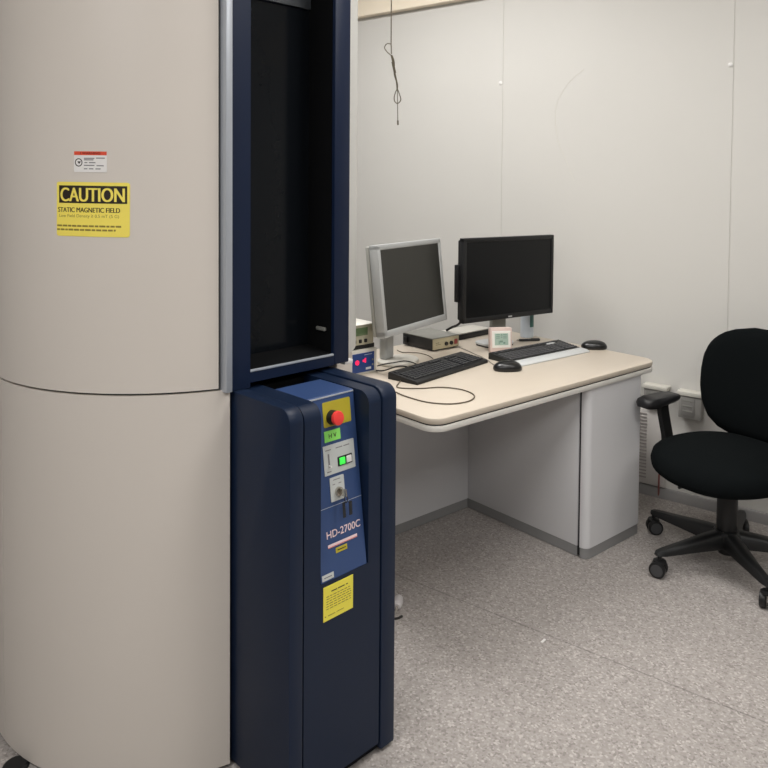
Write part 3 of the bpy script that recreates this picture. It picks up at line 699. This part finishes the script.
# ------------------------------------------------------------------ cables
def cable(name, label, pts, r, m, cat='cable', sub=8):
    o = obj(name, MB().tube(pts, r, 8, sub), m); return setp(o, label, cat)
CZ = DZ+.0032
cable('cable', 'thin olive cable looped on the front left of the desktop', [at(x, y, CZ) for x, y in
     ((403, 377.5), (399, 383), (398, 387.5), (420, 388.4), (440, 387.2), (458, 388.8), (470, 392.3), (474.5, 396.5), (469, 401), (455, 403.6), (440, 403.5), (424, 401.5), (405, 396), (396, 392))], .0024, M['browncable'], 'cable')
cable('cable', 'thin pale cable from the flat electronics box towards the near mouse', [at(458, 346.8, CZ)]+[at(x, y, CZ) for x, y in ((466, 350), (476, 354.5), (482, 357), (487, 359.8), (493, 364), (497, 366.2))], .002, M['greycable'])
cable('cable', 'upper black cable running left of the black keyboard', [at(x, y, z) for x, y, z in ((377, 366, DZ+.012), (385, 364, DZ+.020), (395, 362.4, DZ+.0205), (405, 361, DZ+.0205), (414, 363, DZ+.0205), (420, 367, DZ+.020))], .0026, M['cable'])
cable('cable', 'lower black cable curling beside the silver monitor stand', [at(x, y, z) for x, y, z in ((376, 370.5, CZ), (384, 370.5, DZ+.0195), (396, 366.6, DZ+.0195), (404, 366.2, DZ+.0195), (411, 368.4, DZ+.019))], .003, M['cable'])
cable('cable', 'thin brown cable curving between monitor stand and flat box', [at(x, y, CZ) for x, y in ((397, 350), (402, 352.2), (409, 352.4), (419, 353), (428, 355.4), (433, 358.4))], .0018, M['browncable'])
pa = at(458, 340.8, DZ); pb_ = at(489, 334.4, DZ); d = pb_-pa
fb = thing('docking_box', 'flat black box with pale top at the back of the desk beside pink clock', 'electronics box', (pa.x, pa.y, Wd), math.atan2(d.y, d.x))
obj('case', MB().box(0, d.length+.02, 0, .13, 0, .026, .003), M['black'], fb, 'black case')
obj('lid', MB().box(.002, d.length+.018, .004, .128, .0255, .031, .002), M['outlettop'], fb, 'pale lid')
cable('cable', 'short black lead hanging behind lower left corner of black monitor', [atd(446.5, 330.3, 3.76), atd(452, 327.3, 3.74), atd(458, 324.6, 3.70), atd(464, 318, 3.66)], .006, M['cable'])
cable('cable', 'red brown cable running down the wall behind the office chair', [aty(659.4, 468, WY-.03), aty(659.2, 474, WY-.03), aty(658.8, 480, WY-.03), at(658.5, 496.5, .004)], .0045, M['redcable'])
cable('cable', 'short dark cable end on the floor beside the navy console', [at(x, y, .004) for x, y in ((385, 621), (393, 619), (398, 618), (402, 616))], .004, M['cable'])

# ------------------------------------------------------------------ hanging wire
HD = 3.0
hw = thing('hanging_wire', 'thin steel wire with looped end hanging from the ceiling', 'wire', Vector((atd(391, 0, HD).x, atd(391, 0, HD).y, ZC)))
org = hw.location
def hp(px, py): return atd(px, py, HD)-org
tp = hp(391.3, 30)
obj('suspension_wire', MB().tube([(tp.x, tp.y, 0), hp(391.2, 20), hp(391.2, 46), hp(391.5, 54)], .0022, 8, 4), M['wire'], hw)
obj('upper_loop', MB().tube([hp(391.3, 55.5), hp(387.2, 52), hp(384.6, 47.5), hp(387, 43.8), hp(391, 44)], .002, 8, 8), M['wire'], hw)
obj('twisted_section', MB().tube([hp(391.3, 55), hp(393.2, 64), hp(395, 74), hp(396.6, 82), hp(397.3, 90)], .0032, 8, 6).tube([hp(391.6, 55), hp(394, 62), hp(394.4, 74), hp(397.2, 84), hp(397, 90)], .003, 8, 6).tube([hp(392.6, 62), hp(395, 73)], .005, 10, 1), M['wire'], hw, 'thicker twisted section')
obj('lower_loop', MB().tube([hp(397.2, 89.5), hp(394.4, 96), hp(394.6, 101), hp(397.5, 103.4), hp(400.6, 100.5), hp(400, 96)], .002, 8, 8, True), M['wire'], hw)
obj('tail', MB().tube([hp(397.4, 90), hp(397.6, 104), hp(397.8, 121)], .0015, 8, 2).cyl(hp(397.8, 120.5), hp(397.9, 125), .0035, n=10), M['wire'], hw)

# ------------------------------------------------------------------ wall fittings
def outlet(px0, px1, pyt, pyb, label):
    a = aty(px0, pyt, WY-.05); b = aty(px1, pyb, WY-.05)
    a_x = a.x; w = b.x-a.x; zt = aty(px0, pyt, WY-.05).z; h = zt-aty(px0, pyb, WY-.05).z
    t = thing('outlet_box', label, 'outlet box', (a.x, WY, zt-h), 0, 'outlet boxes on the wall')
    obj('box', MB().box(0, w, -.05, 0, 0, h-.02, .003), M['outlet'], t, 'grey box')
    obj('cover', MB().box(-.006, w+.006, -.056, 0, h-.02, h, .003), M['outlettop'], t, 'pale cover strip')
    fp_ = obj('face_plate', MB().box(.012, w-.03, -.053, -.049, .012, h-.028, .001), mat('outlet_face', rgb(126, 124, 121), .5, noise=.03), t)
    for z in (.03, .055, .08):
        if z < h-.035: obj('socket', MB().box(.02, w-.04, -.0545, -.052, z, z+.008, .001), M['boxtop'], fp_)
    return t
outlet(644, 666, 383.8, 404, 'grey wall box above the armrest, beside the desk end')
outlet(678.5, 701, 390.4, 417, 'grey wall box between armrest and chair back')
va = aty(632, 412, WY-.02); vb = aty(666, 412, WY-.02); vz0 = .056; vz1 = aty(645, 409, WY-.02).z
v = thing('wall_vent', 'pale slatted vent panel low on the wall behind the chair', 'vent', (va.x, WY, 0))
vw = vb.x-va.x
obj('panel', MB().box(0, vw, -.018, 0, vz0, vz1, .003), M['vent'], v)
sl = MB(); z = vz0+.03
xs0, xs1 = aty(640, 440, WY-.02).x-va.x, aty(646.5, 440, WY-.02).x-va.x
while z < vz1-.02: sl.box(.012, xs1, -.0215, -.017, z, z+.006); z += .0165
obj('slats', sl, mat('vent_slat_grey', rgb(160, 154, 151), .5, noise=.03), v, 'grey slats')  # slats in one even grey, darker than the panel
# scraps on the floor
ps = at(543.3, 641.2, .0)
setp(obj('paper_scrap', MB().box(-.012, .012, -.004, .004, .0, .003, .001, 1, Matrix.Translation(ps) @ Matrix.Rotation(wang(50), 4, 'Z')), M['white']), 'tiny white scrap lying on the speckled floor', 'scrap')
pg = at(398, 607, .0)
pl = thing('plug', 'pale rounded plug on the floor half hidden by the navy console', 'plug', pg, wang(80))
obj('body', MB().lathe([(.010, -.03), (.016, -.024), (.018, 0), (.014, .026), (.006, .034)], 18, Matrix.Translation((0, 0, .018)) @ Matrix.Rotation(PI/2, 4, 'Y')), mat('pale_grey_plug', rgb(206, 202, 202), .5, noise=.02), pl)
obj('cord', MB().tube([(-.028, 0, .018), (-.05, .0, .012), (-.09, .02, .004)], .004, 8, 6), M['greycable'], pl)

# ------------------------------------------------------------------ office chair
ch0 = Vector((-.7166, 3.1911, 0)); CA = wang(211.0)
chair = thing('office_chair', 'black fabric office chair with five castors and rounded backrest', 'office chair', ch0, CA)
def wdeg(cam_deg): return R(cam_deg)+YAW-CA
obj('hub', MB().lathe([(.028, .045), (.032, .05), (.034, .075), (.052, .085), (.056, .13), (.046, .14)], 24), M['chairpl'], chair)
for i, cdg in enumerate((126.6, 198.6, 270.6, 342.6, 54.6)):
    a = wdeg(cdg); Mx = Matrix.Rotation(a, 4, 'Z')
    rings = []
    for rr, w, zt, zb_l in ((.03, .032, .142, .078), (.10, .030, .136, .080), (.20, .025, .122, .082), (.31, .0205, .108, .084), (.334, .016, .104, .086), (.342, .008, .100, .089)):
        rings.append([(rr, -w, zb_l), (rr, -w*.95, zt-.014), (rr, -w*.55, zt-.002), (rr, w*.55, zt-.002), (rr, w*.95, zt-.014), (rr, w, zb_l)])
    obj('leg', MB().loft(rings, Mx), M['chairpl'], chair, smooth=50)
    sw = a+(0.9, 2.2, -.6, 1.4, .3)[i]
    Mc = Mx @ Matrix.Translation((.330 if i == 0 else .322, 0, 0)) @ Matrix.Rotation(sw-a, 4, 'Z')
    cm = MB().cyl(Mc @ Vector((0, 0, .06)), Mc @ Vector((0, 0, .090)), .008, n=12)
    cm.lathe([(.012, .058), (.026, .056), (.024, .064), (.012, .068)], 18, Mc)
    cs = obj('castor', cm, M['chairpl'], chair)
    for s in (-1, 1):
        obj('wheel', MB().cyl(Mc @ Vector((-.004, s*.006, .031)), Mc @ Vector((-.004, s*.027, .031)), .031, n=26, r=.004), M['chairpl'], cs)
        obj('wheel_rim', MB().cyl(Mc @ Vector((-.004, s*.0268, .031)), Mc @ Vector((-.004, s*.0282, .031)), .023, n=22), M['casterrim'], cs, 'grey wheel face')
obj('column_shroud', MB().lathe([(.036, .135), (.039, .15), (.039, .29), (.035, .30), (.028, .30), (.028, .36)], 28), M['chairpl'], chair)
obj('mechanism', MB().box(-.13, .11, -.09, .09, .335, .372, .012), M['chairpl'], chair)
def sup(a, p): return math.copysign(abs(a)**p, a)
SXC = .022
rings = []
for z, s, dz in ((.372, .60, 0), (.375, .80, 0), (.386, .93, 0), (.402, .985, 0), (.425, 1.0, 0), (.450, .975, 0), (.465, .91, 0), (.473, .78, 0), (.477, .5, 0), (.478, .2, 0)):
    ring = []
    for q in range(48):
        t = 2*PI*q/48; x = .262*sup(math.cos(t), .82)*s; y = .264*sup(math.sin(t), .82)*s
        droop = -.035*max(0, x/.26)**3 - .012*max(0, abs(y)/.27)**3
        ring.append((SXC+x, y, z+droop))
    rings.append(ring)
obj('seat', MB().loft(rings), M['fabric'], chair, 'black fabric seat cushion', smooth=80)
# backrest : shield outline lofted through its thickness
BZ0, BZ1 = .455, .918
def bhalf(z):
    t = (z-BZ0)/(BZ1-BZ0)
    pts = ((0, .14), (.04, .195), (.12, .238), (.25, .267), (.4, .279), (.55, .280), (.68, .274), (.79, .256), (.87, .228), (.93, .188), (.97, .14), (1, .07))
    for (a, wa), (b, wb) in zip(pts, pts[1:]):
        if t <= b: return wa+(wb-wa)*(t-a)/(b-a)
    return .1
zsamp = [BZ0+(BZ1-BZ0)*q/26 for q in range(27)]
outl = [(bhalf(z), z) for z in zsamp]+[(-bhalf(z), z) for z in reversed(zsamp)]
# close top and bottom smoothly
BXC = -.225
rings = []
for off, s in ((.036, .35), (.034, .62), (.028, .82), (.016, .95), (.0, 1.0), (-.014, .99), (-.026, .93), (-.032, .7)):
    ring = []
    for (y, z) in outl:
        yy = y*s; zz = .70+(z-.70)*s
        lean = -.10*(zz-.50); curve = -.55*yy*yy*-1
        ring.append((BXC+off+lean+curve, yy, zz))
    rings.append(ring)
obj('backrest', MB().loft(rings), M['fabric'], chair, 'black fabric backrest', smooth=80)
obj('back_support', MB().tube([(-.10, 0, .355), (-.20, 0, .350), (-.285, 0, .37), (-.305, 0, .44), (-.295, 0, .62)], .022, 10, 6), M['chairpl'], chair)
for s in (-1, 1):
    rings = []
    for x, w, z0, z1 in ((.158, .020, .586, .602), (.15, .036, .576, .611), (.11, .045, .574, .615), (.02, .046, .584, .616), (-.01, .044, .586, .616), (-.05, .034, .59, .614), (-.065, .016, .597, .609)):
        rings.append([(x, s*.30-w, (z0+z1)/2), (x, s*.30-w*.8, z0), (x, s*.30+w*.8, z0), (x, s*.30+w, (z0+z1)/2), (x, s*.30+w*.8, z1), (x, s*.30-w*.8, z1)])
    ar = obj('armrest', MB().loft(rings), M['armtop'], chair, 'black armrest', smooth=60)
    obj('arm_post', MB().loft([[(x-.024, s*y-.012, z), (x+.024, s*y-.012, z), (x+.024, s*y+.012, z), (x-.024, s*y+.012, z)] for x, y, z in ((.03, .30, .59), (.015, .302, .53), (-.01, .302, .44), (-.015, .30, .385), (-.015, .27, .36), (-.015, .07, .352))]), M['chairpl'], ar)
obj('tilt_lever', MB().tube([(.10, -.02, .350), (.18, -.025, .352), (.262, -.03, .352)], .006, 8, 4), M['chairpl'], chair)

# ------------------------------------------------------------------ world and view
w = bpy.data.worlds.new('world'); SC.world = w; w.use_nodes = True
w.node_tree.nodes['Background'].inputs[0].default_value = (.8, .85, .9, 1); w.node_tree.nodes['Background'].inputs[1].default_value = 0.3
SC.view_settings.view_transform = 'Standard'; SC.view_settings.look = 'None'
SC.view_settings.exposure = 0.07; SC.view_settings.gamma = 1.0; SC.view_settings.use_curve_mapping = False
